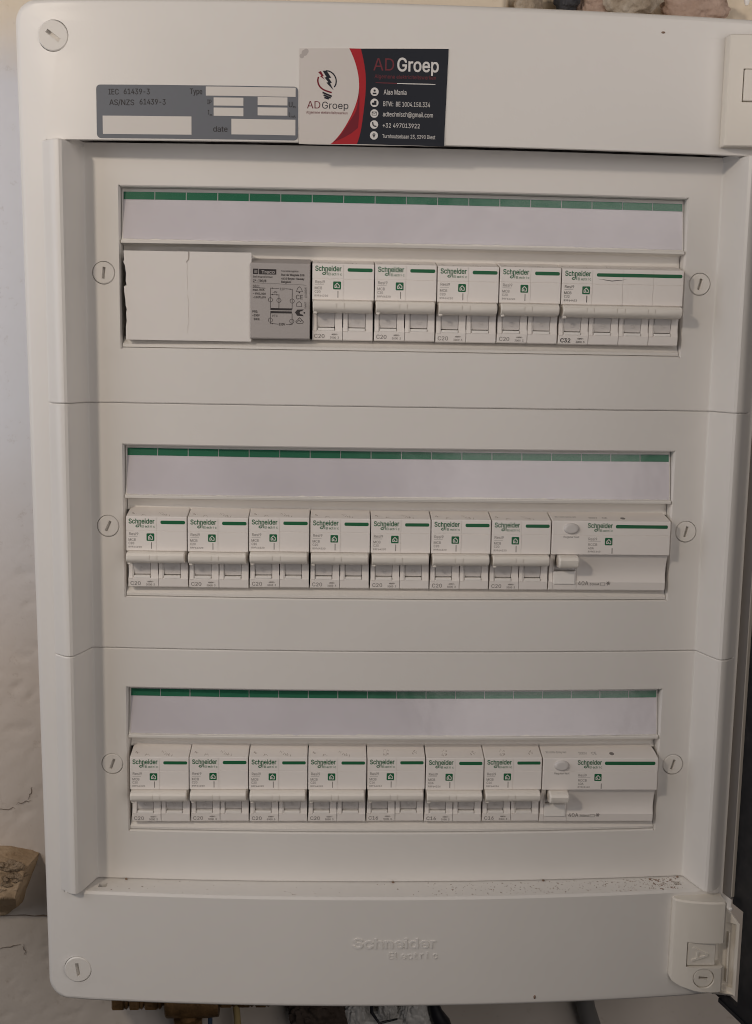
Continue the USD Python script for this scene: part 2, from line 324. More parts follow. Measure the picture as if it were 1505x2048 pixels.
for r, (vt, vb) in enumerate(rows):
    vr = -S * r
    pl = mani(*loft(RING, [(vb, 0.5), (vb + 0.6, 0), (vt - 0.6, 0), (vt, 0.5)], 'v'))
    if r == 0: pl = pl + mani(*loft([(183.6, -6)] + [(u, float(bow(u)) - 0.02) for u in np.linspace(183.6, -183.6, 25)] + [(-183.6, -6)], [(66.0, 0), (69.1, 0)], 'v'))
    if r == 0:
        for sg in (-1, 1): pl = pl + m3.Manifold.hull_points(np.array([(sg * x, y, w) for y in (66.2, 69.3) for x, w in ((183.6, -6), (183.6, 0.3), (185.4, 4.4), (188.2, 12.6), (200.6, 12.6), (200.6, -6))], np.float32))
    pl = pl - bxm(-UO, UO, vr - HO, vr + HO, -40, 30)
    # chamfer round the opening follows the bow
    ch = []
    for s in (-1, 1):
        c = m3.Manifold.hull_points(np.array([(s * (UO - 0.3), vr + y, w) for y in (-HO - .7, HO + .7) for w in (-1.0, 3)] + [(s * (UO + 0.9), vr + y, w) for y in (-HO - .7, HO + .7) for w in (1.55, 3)], np.float32)); ch.append(c)
        us = np.linspace(-UO - .6, UO + .6, 25)
        for a, b in zip(us[:-1], us[1:]):
            ch.append(m3.Manifold.hull_points(np.array([(x, vr + s * (HO - .3), float(bow(x)) - 1.0) for x in (a, b)] + [(x, vr + s * (HO + .8), float(bow(x)) + 0.12) for x in (a, b)] + [(x, vr + s * (HO - .3), float(bow(x)) + 2) for x in (a, b)] + [(x, vr + s * (HO + .8), float(bow(x)) + 2) for x in (a, b)], np.float32)))
    for c in ch: pl = pl - c
    for s in (-1, 1): pl = pl - disc(s * 173.65, vr - 3.1, 6.62, -5, 9, 0.1)
    plate = obj('cover_plate', pl, 'case', board, 25)
    for s in (-1, 1):
        u = s * 173.65; w = float(bow(u)) + 0.25
        obj('screw', cap_screw(u, vr - 3.1, 6.3, w, screw_ang[r][(s + 1) // 2]), 'bezel' if s > 0 else 'case', plate)
    # bezel: the label ledge above the devices and the sloping sill below them
    up = [(45.2, -14), (45.2, -6.5), (43.9, -6.3), (15.9, -1.8), (15.7, -0.2), (15.3, 0.2), (14.0, 0.3), (13.6, -0.2), (13.5, -7.0), (12.8, -8.0), (9.2, -8.2), (8.3, -7.8), (6.1, -6.4), (5.9, -7.0), (5.8, -14)]
    dn = [(-45.2, -14), (-45.2, -1.9), (-44.9, -1.3), (-43.6, -1.1), (-43.0, -1.5), (-42.4, -2.2), (-39.2, -3.6), (-38.6, -4.2), (-38.4, -14)]
    fac = lambda u, v: bow(u) * np.where(v > 0, np.clip((v - 6.2) / 9.0, 0, 1) * 0.85, np.clip((-v - 39.5) / 4.0, 0, 1) * 0.95)
    bz = []
    for prof in (up, dn):
        m = loft(prof, [(x, 0) for x in np.linspace(-163.4, 163.4, 25)], 'u'); bz.append(warp(m, fac))
    bz = join(bz); obj('device_bezel', move(bz, 0, vr, 0), 'bezel', board, 28)
    obj('opening_back', move(rbox(-163.6, 163.6, -40.2, 6.3, -18, -14.2, 0.2), 0, vr, 0), 'hollow', board)
    # paper label strip: tilted seat, 18 green cells, clear cover
    seat = lambda v: -6.3 + (43.9 - v) * (4.5 / 28.0)
    tilt = lambda u, v: seat(v) + fac(u, v)
    n = 120; us = np.linspace(-162.6, 162.6, n)
    jag = 16.55 + 0.28 * rng.normal(size=n) * (0.5 + 0.5 * np.sin(np.arange(n) * 0.35 + r)) + (np.sin(us * 0.02 + r) * 0.3)
    lv = [18.5, 25, 32, 38, 43.4]
    V = [(u, j) for u, j in zip(us, jag)] + [(u, l) for l in lv for u in us]
    F = []
    for k in range(len(lv)):
        for i in range(n - 1):
            a, b = k * n + i, k * n + i + 1; F += [(a, b, b + n), (a, b + n, a + n)]
    P = np.array([(u, v, 0.25) for u, v in V])
    Pt = P.copy(); Pt[:, 2] += tilt(P[:, 0], P[:, 1]) + 0.25 * (meshkit.noise(np.stack([P[:, 0] / 25, P[:, 1] / 12, P[:, 0] * 0 + r], 1)) - 0.5)
    strip = obj('label_strip', move((Pt, np.array(F)), 0, vr, 0), 'paper', board, True)
    pitch = 325.2 / 18
    for c in range(18):
        u0 = -162.6 + c * pitch
        m = subdiv(ext(sbox(u0 + 0.22, 38.9, u0 + pitch - 0.22, 43.2), 0.42, 0.5), 6)
        obj('green_cell', move(warp(m, tilt), 0, vr, 0), 'cellgreen', strip)
    us = np.linspace(-163.0, 163.0, 41)
    P = np.array([(u, v, 1.0) for v in (16.4, 30.0, 43.7) for u in us]); k = len(us)
    F = np.array([q for j in range(2) for i in range(k - 1) for q in ((j * k + i, j * k + i + 1, (j + 1) * k + i + 1), (j * k + i, (j + 1) * k + i + 1, (j + 1) * k + i))])
    P[:, 2] += tilt(P[:, 0], P[:, 1])
    obj('clear_cover', move((P, F), 0, vr, 0), 'clear', strip, True)

# raised maker's lettering on the lower cover
m = join([text('Schneider', -25.5, -404.6, 6.2, 0, 0.55, 50.5, True), spaced('Electric', -3.5, -411.6, 4.2, 0, 29.0, 0.5)])
obj('raised_lettering', warp(subdiv(m, 4), lambda u, v: wf(u) - 0.05), 'case', board, False)

# grey rating plate with white fields
def on_cover(mesh, lift=0.0): return warp(subdiv(mesh, 9), lambda u, v: wf(u) + lift)
rp = thing('rating_plate', (0, 0, 0), parent=str(board.GetPath())); rp.ClearXformOpOrder()
P0 = [(-172.2, 96.2), (-61.8, 67.8)]
def rx(cx): return -172.2 + (cx - 45) / (1425 - 45) * 110.4        # measured across the plate
def ry(cy, cx=0): return 96.2 - (cy - 307 - (cx - 45) * 0.0255) / 366 * 28.2
obj('backing', on_cover(ext(rrect(-172.2, 68.1, -61.8, 96.3, 2.2), 0, 0.18)), 'plategrey', rp, False)
fields = [(797, 340, 1408, 402), (850, 415, 1052, 470), (850, 484, 1052, 540), (1150, 415, 1352, 470), (1150, 485, 1352, 540), (87, 527, 697, 652), (970, 562, 1407, 668)]
for a, b, c, d in fields:
    obj('field', on_cover(ext(sbox(rx(a), ry(d, a) + 0.6, rx(c), ry(b, a) + 0.6), 0.18, 0.26)), 'platewhite', rp, False)
tx = [('IEC', 130, 375, 2.9, 70), ('61439-3', 235, 375, 2.9, 178), ('AS/NZS', 135, 447, 2.9, 170), ('61439-3', 343, 447, 2.9, 178), ('Type', 688, 382, 2.9, 84), ('date', 846, 640, 2.9, 98), ('IP', 806, 452, 2.3, 28), ('I', 810, 522, 2.3, 8), ('n', 824, 532, 1.2, 14), ('U', 1362, 478, 2.7, 24), ('n', 1390, 484, 1.3, 16), ('I', 1362, 546, 2.3, 8), ('nA', 1376, 550, 1.2, 32)]
m = join([text(s, rx(a), ry(b, a), h, 0.2, 0.1, wd * 0.08) for s, a, b, h, wd in tx])
obj('lettering', on_cover(m), 'inkdark', rp, False)

# hinges at the right edge: px-measured blocks on the cover, door hung on them
def hinge_lower():
    h = thing('hinge', (0, 0, 0), parent=str(board.GetPath())); h.ClearXformOpOrder()
    front = [(171.8, 6), (171.8, 21.2), (173.0, 23.4), (176, 24.9), (182, 26.7), (190, 28.0), (197, 28.3)]
    body = mani(*loft(front + [(202.2, 27.9), (203.6, 26.6), (203.6, 6)], [(-436.0, 1.4), (-434.4, 0), (-376.6, 0), (-375.6, .8)], 'v'))
    body = body - mani(*ext(Polygon([(160, -445), (160, -425.5), (171.6, -426.5), (173.2, -429.2), (178, -431.6), (186, -433.8), (198, -435.2), (210, -435.8), (210, -445)]), -5, 60))
    body = body - bxm(180.6, 220, -418.6, -402.2, 18.5, 50)            # opening for the slider
    body = body - disc(191.6, -425.4, 6.6, 20, 50, 0.1)
    obj('knuckle', body, 'hinge', h, 25)
    obj('lock_screw', disc(191.6, -425.4, 6.25, 15, 27.3, 0.5) - slotcut(191.6, -425.4, 6.0, 1.6, -6, 24.0, 30), 'hinge', h)
    obj('lock_slot', slotcut(191.6, -425.4, 5.9, 1.5, -6, 24.05, 24.4), 'dirt', h)
    sl = obj('slider', rbox(181.2, 198.9, -418.0, -402.8, 14, 26.0, 0.6), 'hinge', h)
    obj('slider_letter', text('A', 184.6, -405.6, 9.6, 25.6, 0.95, 9.4, False, rot=-94), 'hinge', sl, False)
    # rear leaf to which the door is fixed, with its rim and rib
    leaf = m3.Manifold.hull_points(np.array([(203.4, -383.2, 20), (203.4, -383.2, 6), (206.4, -383.4, 21), (212.6, -391, 26), (213.4, -391.6, 24.5), (213.4, -391.6, 6), (212.6, -438.6, 26), (213.2, -438.2, 24.5), (213.2, -438.2, 6), (203.4, -436.5, 20), (203.4, -436.5, 6)], np.float32))
    leaf = leaf - m3.Manifold.hull_points(np.array([(x, y, w) for x, w in ((203.0, 18.5), (211.2, 22.5), (203.0, 60), (211.2, 60)) for y in (-434.0, -391.5)], np.float32))
    obj('leaf', leaf, 'hinge', h)
    obj('rib', rbox(207.4, 208.2, -431, -398, 17, 23.0, 0.25), 'hinge', h)
    foot_ = m3.Manifold.hull_points(np.array([(198.5, -435.0, w) for w in (6, 26.6)] + [(212.8, -438.0, w) for w in (6, 25.6)] + [(198.5, -437.6, w) for w in (6, 24.6)] + [(212.4, -439.8, w) for w in (6, 23.6)], np.float32))
    obj('rim', foot_, 'hinge', h)
hinge_lower()
def hinge_upper():
    h = thing('hinge', (0, 0, 0), parent=str(board.GetPath())); h.ClearXformOpOrder()
    kn = loft([(174.6, 8), (174.6, 22.6), (175.4, 24.6), (177, 25.2), (206, 26.0), (213, 25), (213, 8)], [(71.0, .5), (71.6, 0), (130.0, 0), (130.6, .6)], 'v')
    k = mani(*kn) - bxm(183.4, 206, 94.6, 112.4, 22.5, 40)
    obj('knuckle', k, 'hinge', h)
    obj('slider', rbox(184.0, 205.4, 95.1, 111.9, 18, 26.4, 0.5), 'hinge', h)
hinge_upper()
# the smoked door, swung a little past square to the board
dr = thing('door', (0, 0, 0), parent=str(board.GetPath())); dr.ClearXformOpOrder()
ang = math.radians(14.5)
def door_pt(s, v, t=0): return (205.5 + s * math.sin(ang) + t * math.cos(ang), v, 14.0 + s * math.cos(ang) - t * math.sin(ang))
def door_slab(s0, s1, v0, v1, t0, t1):
    return m3.Manifold.hull_points(np.array([door_pt(s, v, t) for s in (s0, s1) for v in (v0, v1) for t in (t0, t1)], np.float32))
obj('panel', door_slab(9, 405, -379, 66, 1.0, 4.0) + door_slab(20, 405, -441.5, -378, 1.0, 4.0) + door_slab(-8, 405, -446, -441, 1.0, 4.0), 'smoked', dr)
obj('hinge_edge', door_slab(-2, 9.5, -376, 66, -0.5, 5.0), 'doorframe', dr)
obj('lit_edge', door_slab(9.3, 10.2, -374, 66, -0.7, 1.0), 'litedge', dr)  # pale strip paints the light caught along the door edge
obj('bottom_lip', door_slab(2, 405, -448.5, -446, 0.2, 4.8), 'smoked', dr)

# ---------------------------------------------------------------- modular devices
def logo(u, v, wd, w0, sc=1.0):
    """green maker's name over thin spaced second line, with the looped tail under the h"""
    h = wd * 0.185
    a = text('Schneider', u, v, h, w0, 0.1, wd, True)
    tail = stroke([(u + wd * .40, v + h * .1), (u + wd * .405, v - h * .35), (u + wd * .38, v - h * .68), (u + wd * .32, v - h * .78), (u + wd * .275, v - h * .60), (u + wd * .30, v - h * .38), (u + wd * .36, v - h * .30)], wd * 0.03)
    tail = tail.union(stroke([(u + wd * .455, v), (u + wd * .455, v - h * .75)], wd * 0.022))
    return join([a, ext(tail, w0, w0 + 0.1), spaced('Electric', u + wd * .50, v - h * .86, h * .50, w0, wd * .50, 0.1)])
def badge_parts(x, y, s, w0, par):
    b = obj('badge', ext(rrect(x, y, x + s, y + s, 0.5), w0, w0 + 0.08), 'green', par, False)
    k = s / 4.7
    house = LineString([(x + 1.1 * k, y + 1.0 * k), (x + 1.1 * k, y + 2.4 * k), (x + 2.4 * k, y + 3.7 * k), (x + 3.7 * k, y + 2.4 * k), (x + 3.7 * k, y + 1.0 * k), (x + 2.6 * k, y + 1.0 * k)]).buffer(0.20 * k, quad_segs=2)
    curl = LineString([(x + 1.1 * k, y + 1.0 * k), (x + 1.9 * k, y + 1.1 * k), (x + 2.3 * k, y + 1.7 * k), (x + 1.8 * k, y + 2.2 * k)]).buffer(0.2 * k, quad_segs=2)
    obj('house_mark', ext(house.union(curl), w0 + 0.08, w0 + 0.15), 'white', b, False)
LF, LOWW = 9.0, 3.6
def breaker_body(x0, x1, seams):
    """profile of a modular breaker: top bevel, label face, stepped lower section"""
    prof = [(-22.4, -11), (-22.4, LOWW - 0.5), (-21.9, LOWW), (-17.2, LOWW + 0.5), (-16.4, LOWW + 0.2), (-13, LOWW - 0.5), (-9, LOWW - 0.2), (-5, LOWW + 0.8), (-1.2, LOWW + 2.4), (0.1, LOWW + 3.0), (0.3, LF - 0.5), (0.7, LF), (12.1, LF), (12.25, LF - 0.22), (12.4, LF), (20.0, LF), (20.8, LF - 0.35), (24.4, -7.5), (24.4, -11)]
    m = mani(*sweep_u(prof, x0, x1, 0.3))
    for x in seams:
        m = m - bxm(x - 0.09, x + 0.09, 0, 26, LF - 0.3, 20)
        m = m - bxm(x - 0.16, x + 0.16, -23, -15, -6, 20) - bxm(x - 0.3, x + 0.3, -15, -5, -9, 20)
    m = m - bxm(-1, 0.25, -17, -0.5, -9, 20) - bxm(x1 - 0.15, x1 + 1, -23, -0.5, -9, 20)
    return m
foot = lambda u, v: np.clip((v + 21.9) / 4.7, 0, 1) * 0.5
def pole_window(x0):
    return m3.Manifold.hull_points(np.array([(x, y, w) for x in (x0 + 3.0, x0 + 13.3) for y, w in ((-5.0, -3.0), (-5.0, 20), (-16.8, 20), (-16.8, LOWW - 0.5), (-15.2, -3.0))], np.float32))
def paddle(x0):
    pr = [(-5.0, LOWW + 1.3), (-14.7, 2.1), (-14.85, 1.6), (-14.85, -3.5), (-5.0, -3.5)]
    return sweep_u(pr, x0 + 3.25, x0 + 13.05, 0.15)
def mcb_common(t, poles, rating, ref, bold, kv=('400V~', '3000')):
    P = 17.8; n = poles; wid = P * n - 0.25
    body = breaker_body(0.0, wid, [P * k - 0.1 for k in range(1, n)])
    for k in range(n): body = body - pole_window(P * k)
    # step at the left of each pole and a foot line, as moulded
    for k in range(n):
        body = body - bxm(P * k + 2.45, P * k + 2.62, -17.2, -4.5, LOWW - 1.2, 20)
        body = body - bxm(P * k + 0.1, P * k + 3.0, -17.32, -17.1, LOWW, 20)
    obj('body', body, 'breaker', t, 25)
    # joined toggle bar
    tp = [(0.2, 4), (0.1, 10.6), (-0.5, 12.6), (-1.8, 13.6), (-3.6, 13.6), (-5.2, 12.8), (-6.3, 11.2), (-6.9, 8.8), (-6.8, 4)]
    bar = mani(*sweep_u(tp, 0.55, wid - 1.0, 0.45))
    for k in range(1, n):
        for x in (P * k - 3.6, P * k + 0.8): bar = bar - bxm(x - 0.12, x + 0.12, -9, 2, 13.15, 20) - bxm(x - 0.12, x + 0.12, -9, -6.6, 8, 20)
    tg = obj('toggle_bar', bar, 'toggle', t, 30)
    obj('toggle_ear', rbox(0.9, 3.0, -7.6, -4.5, 4, 11.0, 0.5), 'toggle', tg)
    for k in range(n):
        pd = obj('paddle', paddle(P * k), 'paddle', t)
        ring = Point(P * k + 8.2, -11.2).buffer(1.45, quad_segs=6).difference(Point(P * k + 8.2, -11.2).buffer(1.05, quad_segs=6)).union(stroke([(P * k + 7.8, -10.6), (P * k + 8.6, -11.8)], 0.4))
        obj('on_mark', warp(ext(ring, 0.0, 0.22), lambda u, v: LOWW + 1.3 - (-5.0 - v) * (LOWW - 0.8) / 10.0 - 0.05), 'paddle', pd, False)
        obj('indicator', rbox(P * k + 3.35, P * k + 12.95, -16.95, -15.3, -3, LOWW + 0.75, 0.2), 'white', t)
    obj('green_stripe', ext(rrect(P + 2.3, 16.5, wid - 0.9, 18.5, 0.8), LF, LF + 0.08), 'green', t, False)
    obj('brand_lettering', logo(1.6, 16.7, 15.0, LF), 'green', t, False)
    badge_parts(11.9, 6.4, 4.5, LF, t)
    it = [text('Resi9', 1.7, 9.7, 1.65, LF, 0.08, 5.4), text('MCB', 1.4, 6.3, 1.5, LF, 0.08, 4.2), text(rating, 1.4, 4.3, 1.35, LF, 0.08, 3.2), text(ref, 1.4, 2.2, 1.05, LF, 0.08, 7.6),
          ext(sbox(1.5, 8.85, 6.6, 9.0), LF, LF + 0.06), ext(sbox(14.5, 1.7, 14.95, 5.6), LF, LF + 0.06)]
    obj('printed_lettering', join(it), 'ink' if not bold else 'inkdark', t, False)
    lw = LOWW + 0.02
    lo = [text(rating, 1.3, -21.2, 2.3, lw, 0.12, 5.9, bold), text(kv[0], 11.3, -19.4, 0.85, lw + .1, 0.12, 3.6), text(kv[1], 10.4, -21.4, 1.15, lw, 0.1, 3.5), text('3', 14.8, -21.4, 1.15, lw, 0.1, 0.8)]
    obj('rating_lettering', warp(subdiv(join(lo), 1.5), foot), 'inkdark' if bold else 'ink', t, False)
    # smudges of dirt on the top bevel
    sm = []
    for k in range(5):
        x = random.uniform(2, wid - 5); y = random.uniform(21.2, 22.8)
        ww = LF - 0.35 + (20.8 - y) * (LF - 0.35 + 7.5) / 3.6
        pts = [(x + random.uniform(-1.6, 1.6), y + random.uniform(-0.22, 0.22)) for _ in range(6)]
        g = unary_union([Point(p).buffer(random.uniform(0.08, 0.2), quad_segs=2) for p in pts])
        sm.append(warp(ext(g, 0, 0.04), lambda u, v: LF - 0.33 + (20.8 - v) * (LF - 0.35 + 7.5) / 3.6))
    obj('dirt_smudge', join(sm), 'smudge', t, False)

CV = -16.8                                             # device centre below the row centre
def spot(r, module): return (-161.6 + module * 18.0, -S * r + CV + (0.22 * random.uniform(-1, 1)), random.uniform(-0.4, 0.4))
GRP = 'two-pole breakers in the three rows'
ords = ['leftmost', 'second', 'third', 'fourth', 'fifth', 'sixth', 'seventh']
protos = {}
def place_mcb(key, r, module, label):
    loc = spot(r, module)
    if key not in protos:
        t = thing('circuit_breaker', loc, label, 'circuit breaker', GRP, rot=random.uniform(-.3, .3)); mcb_common(t, 2, key[:3], {'C20': 'R9F64220', 'C16': 'R9F64216'}[key[:3]], key.endswith('b')); protos[key] = t
        return t
    x = thing('circuit_breaker', loc, label, 'circuit breaker', GRP, rot=random.uniform(-.3, .3))
    src = UsdGeom.Xform.Get(stage, protos[key].GetPath())
    # children referenced one by one keep this copy's own place
    x.GetPrim().GetReferences().AddInternalReference(protos[key].GetPath()); x.GetPrim().SetInstanceable(True)
    return x
for i in range(4):
    place_mcb('C20', 0, 6 + 2 * i, f"white two-pole C20 breaker in the top row, {['first to the right of the grey transformer', 'second to the right of the grey transformer', 'third to the right of the grey transformer', 'just left of the four-pole C32 breaker'][i]}")
for i in range(7):
    where = 'leftmost of the row' if i == 0 else ('rightmost, beside the residual current device' if i == 6 else f'{ords[i]} from the left')
    place_mcb('C20', 1, 2 * i, f'white two-pole C20 breaker in the middle row, {where}')
for i in range(7):
    rt = 'C20' if i < 4 else 'C16'
    where = ['leftmost of the row', 'second from the left', 'third from the left', 'just left of the first C16 one', 'first of three C16 ones', 'middle of three C16 ones', 'beside the residual current device'][i]
    place_mcb(rt, 2, 2 * i, f'white two-pole {rt} breaker in the bottom row, {where}')

# four-pole breaker with a scratch under its stripe
t4 = thing('four_pole_breaker', (spot(0, 14)[0], -0 * S + CV - 0.2, 0.4), 'wide white four-pole C32 breaker at the right end of the top row', 'circuit breaker')
mcb_common(t4, 4, 'C32', 'R9F64432', True)
obj('scratch', ext(Polygon([(20.5, 15.3), (26, 14.4), (29, 14.0), (33, 14.4), (38, 15.2), (33, 14.75), (29, 14.4), (26, 14.75)]), LF, LF + 0.05), 'black', t4, False)

# residual current devices
def rcd(t, ma, ref):
    wid = 71.4
    body = breaker_body(0, wid, [])
    body = body - bxm(3.0, 16.2, -10.6, 0.0, -4, 20) - bxm(16.9, 17.05, -22.5, 0.0, LOWW - 3, 20) - bxm(2.3, 2.45, -22.5, 0, LOWW - 2, 20)
    # mitred outer corner of the label face
    body = body - m3.Manifold.hull_points(np.array([(wid - 1.6, 26, w) for w in (-8, 20)] + [(wid + 1, 26, w) for w in (-8, 20)] + [(wid + 1, 19, w) for w in (-8, 20)], np.float32))
    obj('body', body, 'breaker', t, 25)
    obj('test_button', mani(*dome(11.5, 16.2, 4.9, 3.5, LF - 1, 2.6)), 'paddle', t, 40)
    tp = [(0.1, 3), (0.0, 12.0), (-0.8, 13.8), (-2.4, 14.6), (-5.0, 14.2), (-6.6, 13.0), (-7.6, 10.0), (-7.8, 3)]
    obj('toggle', sweep_u(tp, 4.0, 16.0, 0.7), 'toggle', t, 30)
    pr = [(-7.0, 3.2), (-10.2, 2.4), (-10.2, -4), (-7.0, -4)]
    obj('toggle_well', sweep_u([(0, 3.0), (-10.1, 2.2), (-10.1, -4), (0, -4)], 3.1, 16.1), 'paddle', t)
    obj('indicator', rbox(2.7, 15.8, -18.6, -10.7, 0, LOWW + 1.4, 0.35), 'white', t)
    obj('green_stripe', ext(rrect(38.2, 16.6, 69.6, 18.7, 0.8), LF, LF + 0.08), 'green', t, False)
    obj('brand_lettering', logo(21.3, 16.8, 15.0, LF), 'green', t, False)
    badge_parts(32.0, 6.3, 4.5, LF, t)
    it = [text('Regular test', 7.0, 10.6, 1.15, LF, 0.08, 9.4), text('Resi9', 22, 9.2, 1.6, LF, 0.08, 5.2), ext(sbox(22, 8.3, 29.5, 8.45), LF, LF + 0.06), text('RCCB', 22, 5.9, 1.5, LF, 0.08, 5.4), text('40A', 22, 3.8, 1.35, LF, 0.08, 3.4), text(ref, 22, 1.9, 1.0, LF, 0.08, 7.4), ext(sbox(36.3, 1.2, 36.8, 4.6), LF, LF + 0.06)]
    obj('printed_lettering', join(it), 'ink', t, False)
    lw = LOWW + 0.02
    sun = unary_union([stroke([(36.4 + 1.3 * math.cos(a), -17.9 + 1.3 * math.sin(a)), (36.4 - 1.3 * math.cos(a), -17.9 - 1.3 * math.sin(a))], 0.25) for a in (0.2, 1.25, 2.3)]).union(Point(36.4, -17.9).buffer(0.75).exterior.buffer(0.1))
    lo = [text('40A', 17.9, -19.2, 2.5, lw, 0.14, 6.4), text(ma, 25.0, -19.2, 1.5, lw, 0.14, 6.0), ext(sbox(31.6, -19.2, 34.4, -17.6).exterior.buffer(0.08), lw, lw + .14), ext(sun, lw, lw + .14)]
    obj('rating_lettering', warp(subdiv(join(lo), 1.5), foot), 'ink', t, False)
    bv = lambda u, v: LF - 0.33 + (20.8 - v) * (LF - 0.35 + 7.5) / 3.6
    top = [text('IEC 61008-1', 2.6, 22.0, 0.45, 0, 0.05, 7), text('Uimp 4kV', 9.5, 22.0, 0.45, 0, 0.05, 6), text('500V', 23, 21.7, 0.6, 0, 0.05, 5), text('CE', 31, 21.7, 0.6, 0, 0.05, 3), ext(affinity.scale(Point(43.5, 21.9).buffer(1.5), 1, 0.25), 0, 0.05)]
    obj('bevel_lettering', warp(join(top), bv), 'ink', t, False)
def dome(u, v, a, b, w0, h, n=40, k=6):
    vs = [(u + a * math.cos(t), v + b * math.sin(t), w0 - 1) for t in np.linspace(0, 2 * np.pi, n, endpoint=False)]
    pts = list(vs)
    for e in np.linspace(0, math.pi / 2, k):
        for t in np.linspace(0, 2 * np.pi, n, endpoint=False):
            rr = 0.62 + 0.38 * math.cos(e); pts.append((u + a * rr * math.cos(t), v + b * rr * math.sin(t), w0 + h * math.sin(e)))
    return vf(m3.Manifold.hull_points(np.array(pts, np.float32)))
t = thing('residual_current_device', spot(1, 14), 'wide white 40A 30mA residual current device ending the middle row', 'safety switch', 'wide residual current devices'); rcd(t, '30mA', 'R9R01440')
t = thing('residual_current_device', spot(2, 14), 'wide white 40A 300mA residual current device ending the bottom row', 'safety switch', 'wide residual current devices'); rcd(t, '300mA', 'R9R02440')

# grey bell transformer with its printed diagram
tr = thing('bell_transformer', (spot(0, 4)[0] + 0.3, CV - 0.1, 0), 'grey two-module bell transformer printed with a black wiring diagram', 'transformer')
TW = 6.4
prof = [(-22.2, -11), (-22.2, TW - .6), (-21.6, TW), (19.6, TW), (20.6, TW - 0.4), (23.8, -2), (24.4, -8), (24.4, -11)]
obj('body', sweep_u(prof, 0.0, 34.4, 0.4), 'grey', tr, 25)
def tx_(c): return (c - 140) / 34.8
def ty_(c): return 22.5 - (c - 100) / 34.8
def tl(s, cx0, cy, cx1, h, bold=False, mat=None): return text(s, tx_(cx0), ty_(cy), h / 34.8, TW, 0.1, (cx1 - cx0) / 34.8, bold)
def lines(segs, wd): return unary_union([stroke([(tx_(a), ty_(b)) for a, b in s], wd) for s in segs])
blk = sbox(tx_(198), ty_(385), tx_(302), ty_(278)).union(sbox(tx_(318), ty_(388), tx_(660), ty_(282)))
obj('maker_block', ext(blk, TW, TW + 0.08), 'inkdark', tr, False)
obj('maker_lettering', join([text('Treco', tx_(365), ty_(368), 1.75, TW + .08, 0.08, 7.6, True), ext(lines([[(225, 310), (280, 310)], [(225, 335), (280, 335)], [(225, 360), (280, 360)]], 0.28), TW + .08, TW + .14)]), 'grey', tr, False)
tt = [tl('Bell transformer', 198, 455, 590, 40), tl('Z*-TRC/8', 200, 538, 460, 46, True), tl('Treconna agence', 760, 332, 1100, 36), tl('Rue de Wagnée 108', 760, 408, 1220, 40, True), tl('4610 Beyne-Heusay', 760, 482, 1220, 40, True), tl('Belgium', 760, 546, 955, 40, True),
      tl('SEC:', 195, 640, 325, 44), tl('max. 8VA', 195, 710, 425, 38, True), tl('~ 8V/1,00A', 195, 785, 455, 38, True), tl('~12V/0,67A', 195, 855, 455, 38, True), tl('PRI:', 185, 1140, 295, 42, True), tl('~230V', 185, 1215, 330, 42, True), tl('50Hz', 215, 1290, 330, 42, True),
      tl('12V', 735, 690, 830, 46), tl('~8V', 590, 752, 680, 40), tl('PTC', 585, 1220, 690, 42), tl('230V', 715, 1385, 840, 46, True), tl('CE', 1055, 862, 1195, 85), text('10110/ZVE', tx_(1270), ty_(830), 1.1, TW, 0.1, 5.8, rot=90), text('Xx407', tx_(1262), ty_(1045), 1.0, TW, 0.1, 3.8, rot=90)]
dg = lines([[(200, 555), (1260, 583)]], 0.12)
dg = dg.union(lines([[(545, 650), (545, 1045)], [(715, 780), (715, 1060)], [(980, 665), (980, 1060)], [(560, 655), (715, 660)], [(845, 662), (970, 668)], [(560, 778), (700, 784)], [(545, 1150), (545, 1360)], [(980, 1150), (980, 1370)], [(560, 1352), (705, 1362)], [(865, 1362), (970, 1366)], [(195, 648), (440, 657)]], 0.26))
for cx, cy in ((545, 885), (715, 892), (980, 900), (545, 1285), (975, 1300)):
    dg = dg.union(Point(tx_(cx), ty_(cy)).buffer(42 / 34.8).exterior.buffer(0.11))
dg = dg.union(sbox(tx_(545), ty_(1085), tx_(975), ty_(1045))).union(sbox(tx_(545), ty_(1148), tx_(975), ty_(1105)))
for cx, cy, s in ((560, 655, 1), (965, 668, -1), (562, 778, 1), (700, 784, -1), (560, 1353, 1), (965, 1366, -1)):
    dg = dg.union(Polygon([(tx_(cx), ty_(cy)), (tx_(cx + s * 32), ty_(cy - 14)), (tx_(cx + s * 32), ty_(cy + 14))]))
bell = Polygon([(tx_(1065), ty_(715)), (tx_(1085), ty_(650)), (tx_(1122), ty_(615)), (tx_(1160), ty_(650)), (tx_(1185), ty_(715))]).exterior.buffer(0.12).union(Polygon([(tx_(1095), ty_(710)), (tx_(1150), ty_(710)), (tx_(1122), ty_(750))]))
hs = Polygon([(tx_(1070), ty_(1005)), (tx_(1070), ty_(950)), (tx_(1120), ty_(905)), (tx_(1170), ty_(950)), (tx_(1170), ty_(1005))]).exterior.buffer(0.13)
tri = Polygon([(tx_(1055), ty_(1310)), (tx_(1130), ty_(1225)), (tx_(1210), ty_(1310)), (tx_(1185), ty_(1340)), (tx_(1080), ty_(1340))]).exterior.buffer(0.15).union(lines([[(1085, 1315), (1120, 1270), (1150, 1310), (1165, 1280)]], 0.25))
kem = Polygon([(tx_(1035), ty_(1125)), (tx_(1085), ty_(1068)), (tx_(1215), ty_(1062)), (tx_(1150), ty_(1125)), (tx_(1215), ty_(1195)), (tx_(1085), ty_(1190))]).difference(Point(tx_(1165), ty_(1128)).buffer(0.9)).union(Point(tx_(1225), ty_(1130)).buffer(0.5))
obj('printed_diagram', ext(unary_union([dg, bell, hs, tri, kem]), TW, TW + 0.09), 'inkdark', tr, False)
